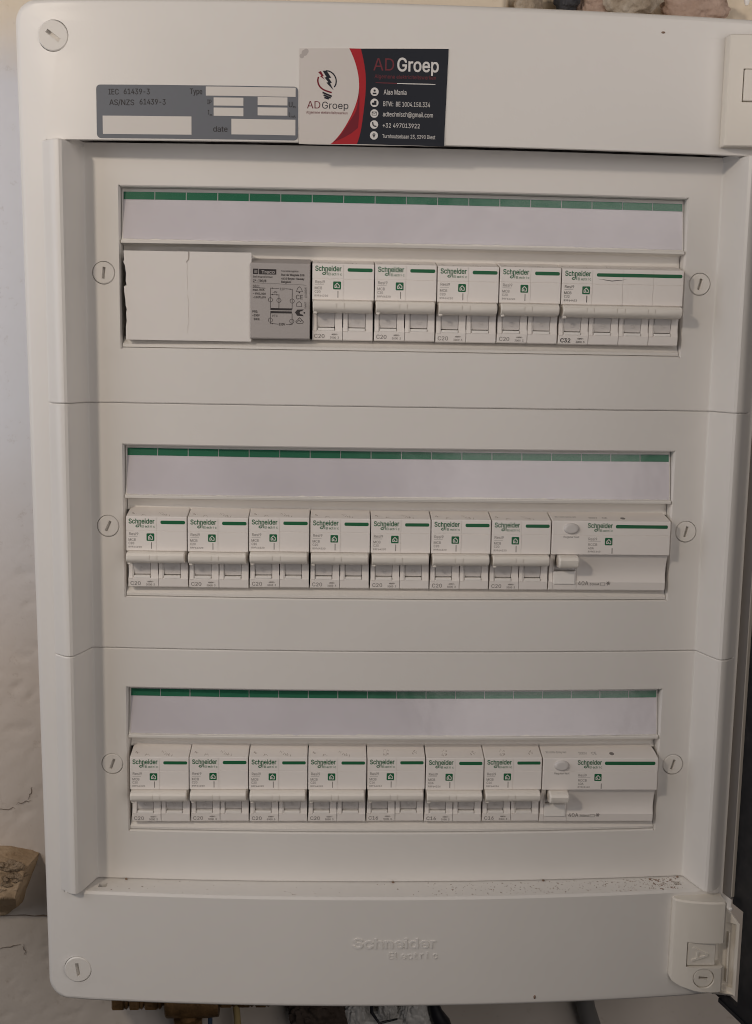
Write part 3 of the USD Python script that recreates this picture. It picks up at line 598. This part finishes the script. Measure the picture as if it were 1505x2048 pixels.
obj('printed_lettering', join(tt), 'inkdark', tr, False)

# blanking cover, cut by hand to length: ragged left edge, notched break line
bl = thing('blanking_cover', (-161.6, -15.3, 0), 'plain off-white blanking cover with a ragged left edge filling the top row', 'blanking plate')
left = [(0.3, 24.6), (0.5, 19.5), (0.1, 18.2), (0.9, 16.5), (1.5, 12), (1.3, 7.5), (1.7, 5.2), (0.2, 4.6), (0.3, 2.0), (0.9, -3), (1.1, -6.5), (1.7, -8.5), (1.2, -10.2), (1.5, -15), (1.0, -18.0), (0.9, -25.6)]
pg = Polygon([(72.6, -25.6), (72.9, 24.8)] + left)
b = mani(*ext(pg, 3.4, 5.0))
groove = [(36.9, 25.2), (36.7, 20.5), (35.6, 18.8), (35.9, 18.4), (37.5, 20.2), (37.7, 25.2)]
b = b - mani(*ext(Polygon(groove), 4.0, 8))
for seg, d, wd in (([(36.6, 18.5), (36.2, 13), (36.5, 8), (36.3, 3)], 0.18, 0.32), ([(36.4, 0), (37.2, -4), (36.9, -9), (37.1, -14)], 0.25, 0.4), ([(37.1, -14), (36.6, -17.5), (36.3, -21)], 0.2, 0.36)):
    b = b - mani(*ext(LineString(seg).buffer(wd / 2, cap_style='flat'), 5.0 - d, 8))
obj('face', b, 'blank', bl, 25)
obj('return_edge', rbox(72.0, 72.9, -25.0, 24.2, -8, 3.5, 0.2), 'blank', bl)
obj('lower_edge', rbox(1.2, 72.4, -25.5, -24.6, -6, 3.5, 0.2), 'blank', bl)

# ---------------------------------------------------------------- business card
card = thing('business_card', (0, 0, 0), 'white, red and black business card with a light bulb logo stuck on the upper cover', 'business card'); card.ClearXformOpOrder()
card.AddTranslateOp().Set(Gf.Vec3d(0, 0, Z0 / 1000))
cw = lambda u, v: wf(u) + 0.35 + 1.3 * np.clip((-40 - u) / 21, 0, 1) ** 2 * np.clip((80 - v) / 14, 0, 1) ** 2 + 0.8 * np.clip((u - 8) / 12, 0, 1) ** 2 * np.clip((80 - v) / 14, 0, 1) ** 2
def kx(c): return -61.2 + (c - 48) / (1438 - 48) * 80.9
def ky(c, cx=48): return 116.1 - (c - 62 - (cx - 48) * 0.0215) / (945 - 62) * 49.6
def kp(pts): return [(kx(a), ky(b, a)) for a, b in pts]
def oncard(mesh): return warp(subdiv(mesh, 8), cw)
def smooth_curve(pts, n=24):
    from scipy.interpolate import CubicSpline
    p = np.array(pts, float); s = np.r_[0, np.cumsum(np.linalg.norm(np.diff(p, axis=0), axis=1))]
    return CubicSpline(s, p)(np.linspace(0, s[-1], n))
CB = 952
edge_l = smooth_curve([(510, 60), (570, 200), (604, 360), (604, 460), (570, 600), (490, 770), (370, 930), (345, CB)])
edge_d = smooth_curve([(618, 64), (650, 200), (668, 340), (665, 500), (645, 700), (610, 900), (592, CB)])
edge_m = smooth_curve([(604, 440), (598, 540), (580, 640), (520, 740), (450, 850), (370, 930)])
full = Polygon(kp([(48, 60), (1438, 60), (1415, CB + 20), (48, CB)]))
obj('card_base', oncard(ext(full, -0.3, 0.0)), 'cardwhite', card, False)
dark = Polygon(kp([tuple(p) for p in edge_d] + [(1415, CB + 20), (1438, 62)])).buffer(0)
red = Polygon(kp([tuple(p) for p in edge_l] + [tuple(p) for p in edge_d[::-1]])).buffer(0)
maroon = Polygon(kp([(604, 400), (612, 560), (610, 700), (600, 800), (540, 850), (470, 890), (380, 930)] + [tuple(p) for p in edge_m[::-1]])).buffer(0)
obj('dark_field', oncard(ext(dark.intersection(full), 0, 0.05)), 'carddark', card, False)
obj('red_band', oncard(ext(red.intersection(full), 0.0, 0.07)), 'cardred', card, False)
obj('maroon_band', oncard(ext(maroon.intersection(red), 0.07, 0.11)), 'cardmaroon', card, False)
obj('thumb_smudge', oncard(ext(unary_union([Point(kx(95), ky(100)).buffer(1.6), Point(kx(70), ky(130)).buffer(1.2), Point(kx(110), ky(85)).buffer(1.3)]), 0, 0.03)), 'cardsmudge', card, False)
def ct(s, x0, y, x1, h, bold=False, w0=0.05): return text(s, kx(x0), ky(y, x0), h * 0.0577, w0, 0.06, (x1 - x0) * 0.0582, bold)
obj('white_lettering', oncard(join([ct('Groep', 960, 268, 1350, 116, True), ct('Alaa Mania', 838, 486, 1050, 44), ct('BTW:  BE 1004.150.334', 835, 595, 1275, 42), ct('adtechnisch@gmail.com', 833, 690, 1305, 42), ct('+32 497013922', 833, 795, 1182, 40), ct('Turnhoutsebaan 23, 3290 Diest', 830, 893, 1330, 34),
    ext(Polygon(kp([(960, 380), (1320, 388), (1320, 396), (960, 388)])), 0.05, 0.1)])), 'textwhite', card, False)
obj('red_lettering', oncard(join([ct('AD', 738, 262, 930, 110), ct('Algemene elektriciteitswerken', 750, 335, 1325, 34), ext(Polygon(kp([(760, 374), (960, 380), (960, 388), (760, 380)])), 0.05, 0.1)])), 'dullred', card, False)
obj('logo_lettering_red', oncard(join([ct('AD', 122, 615, 245, 66, False, 0), ct('Algemene elektriciteitswerken', 115, 664, 500, 24, False, 0)])), 'dullred', card, False)
obj('logo_lettering_black', oncard(ct('Groep', 262, 618, 508, 62, False, 0)), 'carddark', card, False)
bolt = Polygon(kp([(265, 268), (300, 265), (345, 332), (322, 335), (352, 378), (335, 382), (368, 448), (300, 378), (318, 372), (282, 330), (300, 325)]))
arc = LineString(kp([tuple(p) for p in smooth_curve([(300, 268), (350, 285), (385, 330), (392, 370), (376, 415)])])).buffer(0.35)
base = unary_union([LineString(kp(s)).buffer(0.45, cap_style='flat') for s in ([(265, 468), (352, 505)], [(275, 492), (342, 520)], [(282, 515), (325, 528)])])
obj('bulb_mark_black', oncard(ext(unary_union([bolt, arc, base]), 0, 0.06)), 'carddark', card, False)
rb = LineString(kp([tuple(p) for p in smooth_curve([(225, 330), (222, 375), (245, 420), (290, 450), (345, 468)])])).buffer(0.42).union(Polygon(kp([(222, 280), (248, 270), (275, 315), (262, 318), (285, 350), (240, 318), (252, 310)])))
obj('bulb_mark_red', oncard(ext(rb, 0, 0.06)), 'cardmaroon', card, False)
ic, ik = [], []
for i, cy in enumerate((462, 565, 665, 768, 870)):
    x, y = kx(752), ky(cy, 752); ic.append(Point(x, y).buffer(2.2, quad_segs=8))
    ik.append([Point(x, y + .6).buffer(0.6).union(sbox(x - 1.0, y - 1.3, x + 1.0, y - 0.5)), sbox(x - .2, y - 1.1, x + 1.1, y + 1.1).union(Point(x - .7, y - .5).buffer(0.7)), sbox(x - 1.2, y - .85, x + 1.2, y + .85).exterior.buffer(0.14).union(LineString([(x - 1.1, y + .7), (x, y - .1), (x + 1.1, y + .7)]).buffer(0.12)), LineString([(x - .8, y + 1.0), (x - .6, y - .1), (x + .1, y - .8), (x + 1.0, y - .9)]).buffer(0.35), Point(x, y + .35).buffer(0.75).union(Polygon([(x - .7, y + .1), (x + .7, y + .1), (x, y - 1.3)])).difference(Point(x, y + .35).buffer(.28))][i])
for a, k in zip(ic, ik):
    i_ = obj('icon', oncard(ext(a, 0.05, 0.1)), 'textwhite', card, False); obj('icon_mark', oncard(ext(k, 0.1, 0.15)), 'carddark', i_, False)

# ---------------------------------------------------------------- wall and things around the board
WW = -52.0
def wall_mesh():
    us, vs = np.linspace(-420, 460, 330), np.linspace(-640, 330, 360)
    U, V = np.meshgrid(us, vs)
    p = np.stack([U, V, U * 0], -1)
    rough = np.clip((-V - 120) / 120, 0, 1) * np.clip((-U - 150) / 40, 0, 1)
    d = 0.7 * (meshkit.fbm(p / 80.0, 3, 3) - .5) + rough * (0.8 * (meshkit.fbm(p / 18.0, 5, 5) - .5))
    ridge = np.abs(meshkit.fbm(p / 13.0, 4, 15) - .5); d -= rough * 0.5 * np.clip(1 - ridge * 30, 0, 1)
    pit = meshkit.noise(p / 7.0, 9); d -= rough * 1.2 * np.clip((pit - 0.78) * 5, 0, 1)
    # crumbled opening at the top right
    hole = np.clip((V - 148 - 9 * (meshkit.fbm(p / 25.0, 4, 21) - .5) * 2) / 3.0, 0, 1) * np.clip((U - 62 - 10 * (meshkit.fbm(p / 18.0, 3, 22) - .5)) / 3.0, 0, 1)
    d -= hole * (16 + 14 * meshkit.fbm(p / 14.0, 4, 23))
    n, m = U.shape; i = np.arange((n - 1) * m).reshape(n - 1, m)[:, :-1].ravel()
    f = np.concatenate([np.stack([i, i + 1, i + m + 1], 1), np.stack([i, i + m + 1, i + m], 1)])
    return np.stack([U.ravel(), V.ravel(), WW + d.ravel()], 1), f
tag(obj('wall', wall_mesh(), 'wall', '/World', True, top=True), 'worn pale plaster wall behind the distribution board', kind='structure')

def rock(c, r, seed, rough=0.35, sub=4):
    m = trimesh.creation.icosphere(sub); v = np.array(m.vertices)
    k = 1 + rough * 2 * (meshkit.fbm(v * 1.3 + seed * 3.1, 4, seed) - .5) + 0.12 * (np.abs(meshkit.noise(v * 4 + seed, seed + 5) - .5) * 2 - .5)
    return v * k[:, None] * np.array(r) + np.array(c), np.array(m.faces)
for name, c, r, sd, mt, lb in (
    ('rubble_stone', (76, 167, WW - 4), (8.5, 12, 10), 1, 'stone', 'small pale tan stone at the left end of the rubble above the board'),
    ('rubble_stone', (100.5, 172, WW - 6), (7.5, 11, 10), 2, 'darkstone', 'dark slate-grey stone in the rubble above the board'),
    ('rubble_stone', (117, 170, WW - 9), (11, 11, 10), 3, 'pinkstone', 'dull pink stone between the dark one and the whitish one'),
    ('rubble_stone', (138, 171, WW - 3), (16, 13, 11), 4, 'stone', 'large whitish crumbly stone in the middle of the rubble above the board'),
    ('rubble_stone', (180, 168, WW - 6), (21, 12, 12), 6, 'pinkstone', 'widest stone, flat and dull pink, near the hinge above the board')):
    tag(obj(name, rock(c, r, sd), mt, '/World', True, top=True), lb, 'stone', 'rubble stones above the board')
tag(obj('paper_scrap', rock((211, 177, WW - 2), (2.4, 7, 2), 8, 0.3, 3), 'white', '/World', True, top=True), 'small white scrap stuck in the rubble at the top right corner', 'scrap')

# broken brick end sticking out of the wall
def brick_mesh():
    pts = np.array([(-320, -373), (-252, -375), (-233.5, -380), (-234.5, -385), (-239.5, -398), (-246.0, -415), (-256, -423), (-320, -425)], float)
    a = ext(Polygon(pts), WW - 10, -24); v, f = trimesh.remesh.subdivide_to_size(*vf(a), 2.6, max_iter=12)
    t = trimesh.Trimesh(v, f); v, f = np.array(t.vertices), np.array(t.faces); nrm = np.array(t.vertex_normals)
    v = v + nrm * (2.2 * (meshkit.fbm(v / 9.0, 4, 31) - .5))[:, None]
    k = np.clip((v[:, 2] - WW) / 28, 0, 1)
    up = np.clip((v[:, 1] + 396) / 14, 0, 1)
    v[:, 2] += up * k * 7.0 * (meshkit.fbm(v / 5.0, 4, 35) - .62)
    v[:, 2] -= 26 * k * np.clip((-v[:, 1] - 399) / 22, 0, 1) ** 0.8                  # lower face cut back
    v[:, 0] -= 3.0 * k * np.clip((v[:, 0] + 262) / 25, 0, 1)
    return v, f
bk = thing('broken_brick', (0, 0, 0), 'broken tan brick end sticking out of the wall at the lower left', 'brick'); 
obj('brick_core', brick_mesh(), 'brick', bk, True)
crumbs = []
for i in range(120):
    u = random.uniform(-290, -238); v = -376 - 17 * random.random() ** 1.5
    crumbs.append(rock((u, v, -25 + random.uniform(-2.5, 0.2)), (random.uniform(1.5, 5.0), random.uniform(1.2, 3.0), random.uniform(1.2, 2.6)), 70 + i, 0.7, 2))
obj('mortar_crust', join(crumbs), 'mortar', bk, True)
obj('crack', tube([(-262, -424.5, WW + .1), (-244, -424.2, WW + .2), (-238, -425.0, WW + .1), (-232, -424.4, WW + .2), (-222, -426, WW + .1)], [0.15, 0.32, 0.22, 0.5, 0.42], 6), 'crack', '/World/wall', True, top=True)
for seed, (u0, v0, du, dv) in enumerate(((-262, -350, 14, 1.5), (-248, -346, 9, 3), (-240, -342, 3, 8), (-262, -448, 14, 2.5), (-246, -445, 1, -8), (-228, -374, 3, -18))):
    k = np.linspace(0, 1, 12); pth = np.stack([u0 + du * k, v0 + dv * k, np.full(12, WW + 0.3)], 1)
    pth[:, :2] += 1.6 * (np.stack([meshkit.noise(np.stack([k * 6 + seed * 9, k * 0 + j, k * 0], 1)) for j in (0, 5)], 1) - .5)
    obj('crack', tube(pth, 0.17 * np.sin(np.pi * np.clip(k, .08, .95)) + .06, 5), 'crack', '/World/wall', True, top=True)

# fittings under the board
def lathe(profile, axis, c, n=16, hexa=()):
    """profile: (along, radius) pairs; axis 'u' or 'v'"""
    vs = []; k = len(profile)
    for s, r in profile:
        a = np.linspace(0, 2 * np.pi, n, endpoint=False)
        x, y = r * np.cos(a), r * np.sin(a)
        vs.append(np.stack([np.full(n, s), x, y], 1) if axis == 'u' else np.stack([x, np.full(n, s), y], 1))
    v = np.concatenate(vs); fs = []
    for i in range(k - 1):
        for j in range(n):
            a, b, c_, d = i * n + j, i * n + (j + 1) % n, (i + 1) * n + (j + 1) % n, (i + 1) * n + j
            fs += [(a, b, c_), (a, c_, d)]
    f = np.array(fs); 
    for i, rev in ((0, True), (k - 1, False)):
        v = np.concatenate([v, v[i * n:(i + 1) * n].mean(0, keepdims=True)])
        f = np.concatenate([f, np.array([(len(v) - 1, i * n + (j + 1) % n, i * n + j) if rev else (len(v) - 1, i * n + j, i * n + (j + 1) % n) for j in range(n)])])
    t = trimesh.Trimesh(v, f, process=False)
    if t.volume < 0: f = f[:, ::-1]
    return v + np.array(c), f
def fitting(u0, u1, v, w, r, label, nuts):
    t = thing('pipe_fitting', (u0, v, w), label, 'pipe fitting')
    obj('tube', lathe([(0, r * .55), (u1 - u0, r * .55)], 'u', (0, 0, 0)), 'brass', t)
    for a, b in nuts:
        obj('nut', lathe([(a, r * .8), (a + .8, r), (b - .8, r), (b, r * .8)], 'u', (0, 0, 0), 6), 'brass', t, False)
        obj('collar', lathe([(b, r * .7), (b + 1.2, r * .86), (b + 2.4, r * .7)], 'u', (0, 0, 0)), 'brass', t)
    return t
FV = -475
fitting(-183, -148, FV, -34, 7.2, 'dark brass pipe fitting with knurled nuts, leftmost under the board', [(0, 8), (11.5, 18), (21.5, 30)])
fitting(-112, -82, FV - 0.5, -34, 5.6, 'row of dull brass nuts under the board, right of the tee', [(0, 8), (12, 20), (23.5, 31)])
te = thing('pipe_tee', (-133.5, FV, -34), 'larger brass pipe tee pointing down between the two nut rows', 'pipe fitting')
obj('run', lathe([(-14, 11.0), (-13, 11.8), (13, 11.8), (21, 11)], 'u', (0, 0, 0)), 'brass', te)
obj('branch', lathe([(0, 6.0), (-13.0, 6.2), (-13.2, 9.6), (-20, 9.6), (-21, 8.5), (-60, 8)], 'v', (0, 0, 0), 18), 'brass', te)
tag(obj('yellow_wire', tube([(-102, -462, -38), (-102.5, -476, -37), (-101, -488, -36), (-98, -530, -36)], 2.3, 12), 'yellowwire', '/World', True, top=True), 'short yellowish wire hanging below the brass nuts', 'wire')
tag(obj('blue_pipe', tube([(-118.5, -450, -30), (-118.3, -480, -30), (-118, -530, -30)], 1.5, 10), 'bluepipe', '/World', True, top=True), 'thin dark blue pipe beside the brass tee under the board', 'pipe')
def crumple(c, r, seed, amp):
    m = trimesh.creation.icosphere(5); v = np.array(m.vertices)
    k = 1 + amp * (np.abs(meshkit.fbm(v * 1.8 + seed, 3, seed) - .5) * 4 - .5) + amp * .6 * (np.abs(meshkit.noise(v * 4.5 + seed, seed + 3) - .5) * 2 - .5)
    return v * k[:, None] * np.array(r) + np.array(c), np.array(m.faces)
tag(obj('brown_rag', crumple((-46, -487, -36), (21, 20, 12), 3, 0.25), 'rag', '/World', True, top=True), 'dark brown crumpled lump under the middle of the board', 'rag')
tag(obj('plastic_bag', join([crumple((2, -499, -36), (33, 17, 12), 5, 0.2), crumple((-20, -486, -34), (10, 16, 8), 9, 0.2), crumple((0, -482, -33), (7, 14, 7), 13, 0.2), crumple((19, -486, -32), (12, 18, 8), 11, 0.2)]), 'bag', '/World', True, top=True), 'crumpled whitish plastic film hanging below the middle of the board', 'plastic film')
tag(obj('black_cable', tube([(29.5, -456, -28), (30, -474, -27), (32, -481, -26), (36, -489, -27), (39, -497, -28), (40, -530, -28)], [3.5, 3.8, 4.5, 6.0, 6.0, 6], 14), 'cable', '/World', True, top=True), 'thick black cable coming down right of the plastic film', 'cable')
tag(obj('black_cable', tube([(-12, -462, -24), (-11, -478, -22), (-6, -485, -21), (6, -481.5, -20)], [1.2, 1.2, 1.0, .6], 8), 'cable', '/World', True, top=True), 'thin black cable end lying on the plastic film', 'cable')
tag(obj('conduit', tube([(133, -450, -40), (134, -474, -40), (136.5, -487, -40), (141, -500, -40), (147, -540, -40)], 6.3, 18), 'conduit', '/World', True, top=True), 'dark grey conduit running down under the right of the board', 'conduit')

# crumbs of brick dust lying on the ledge under the bottom row
cr = []
for i in range(420):
    u = 20 + 160 * random.random() ** 0.8 if i > 30 else random.uniform(-175, 20)
    if i > 360: u = random.uniform(158, 179)
    s = random.choice([.12, .15, .18, .22, .3]) * (1.35 if u > 160 else 1)
    lim = float(wf(u)) - 2.5
    cr.append(rock((u, -372.25, random.uniform(float(bow(u)) + 1, lim)), (s * random.uniform(.8, 2), s * .5, s), i, .4, 1))
for u, w in ((-166, 2.2), (-0.5, 7.6), (94, 5.8), (162, 4.5), (180.5, 1.5)): cr.append(rock((u, -371.9, w), (.8, .6, .6), 5, .4, 2))
for u, v in ((190, -377), (196, -377), (193, -376.9), (198, -376.8), (186, -377), (195, -377)): cr.append(rock((u, v, random.uniform(23, 27)), (.7, .4, .6), 5, .4, 1))
tag(obj('brick_dust', join(cr), 'dirt', '/World', True, top=True), 'brown crumbs of dust along the ledge under the bottom row', 'dust', kind='stuff')
tag(obj('white_chip', rock((204.6, -378.6, 30.5), (1.3, 1.1, .8), 6, .6, 2), 'white', '/World', True, top=True), 'tiny white chip lying beside the lower hinge at the door edge', 'chip')
tag(obj('dirt_speck', rock((87.4, -438.5, float(wf(87)) + .1), (.7, 1.2, .4), 3, .3, 2), 'dirt', '/World', True, top=True), 'single dark speck near the lower edge of the board', 'speck')
tag(obj('dirt_speck', rock((138.5, 131.0, float(wf(138)) + .1), (1.0, .6, .4), 4, .3, 2), 'dirt', '/World', True, top=True), 'single dark speck on the upper cover near the hinge', 'speck')
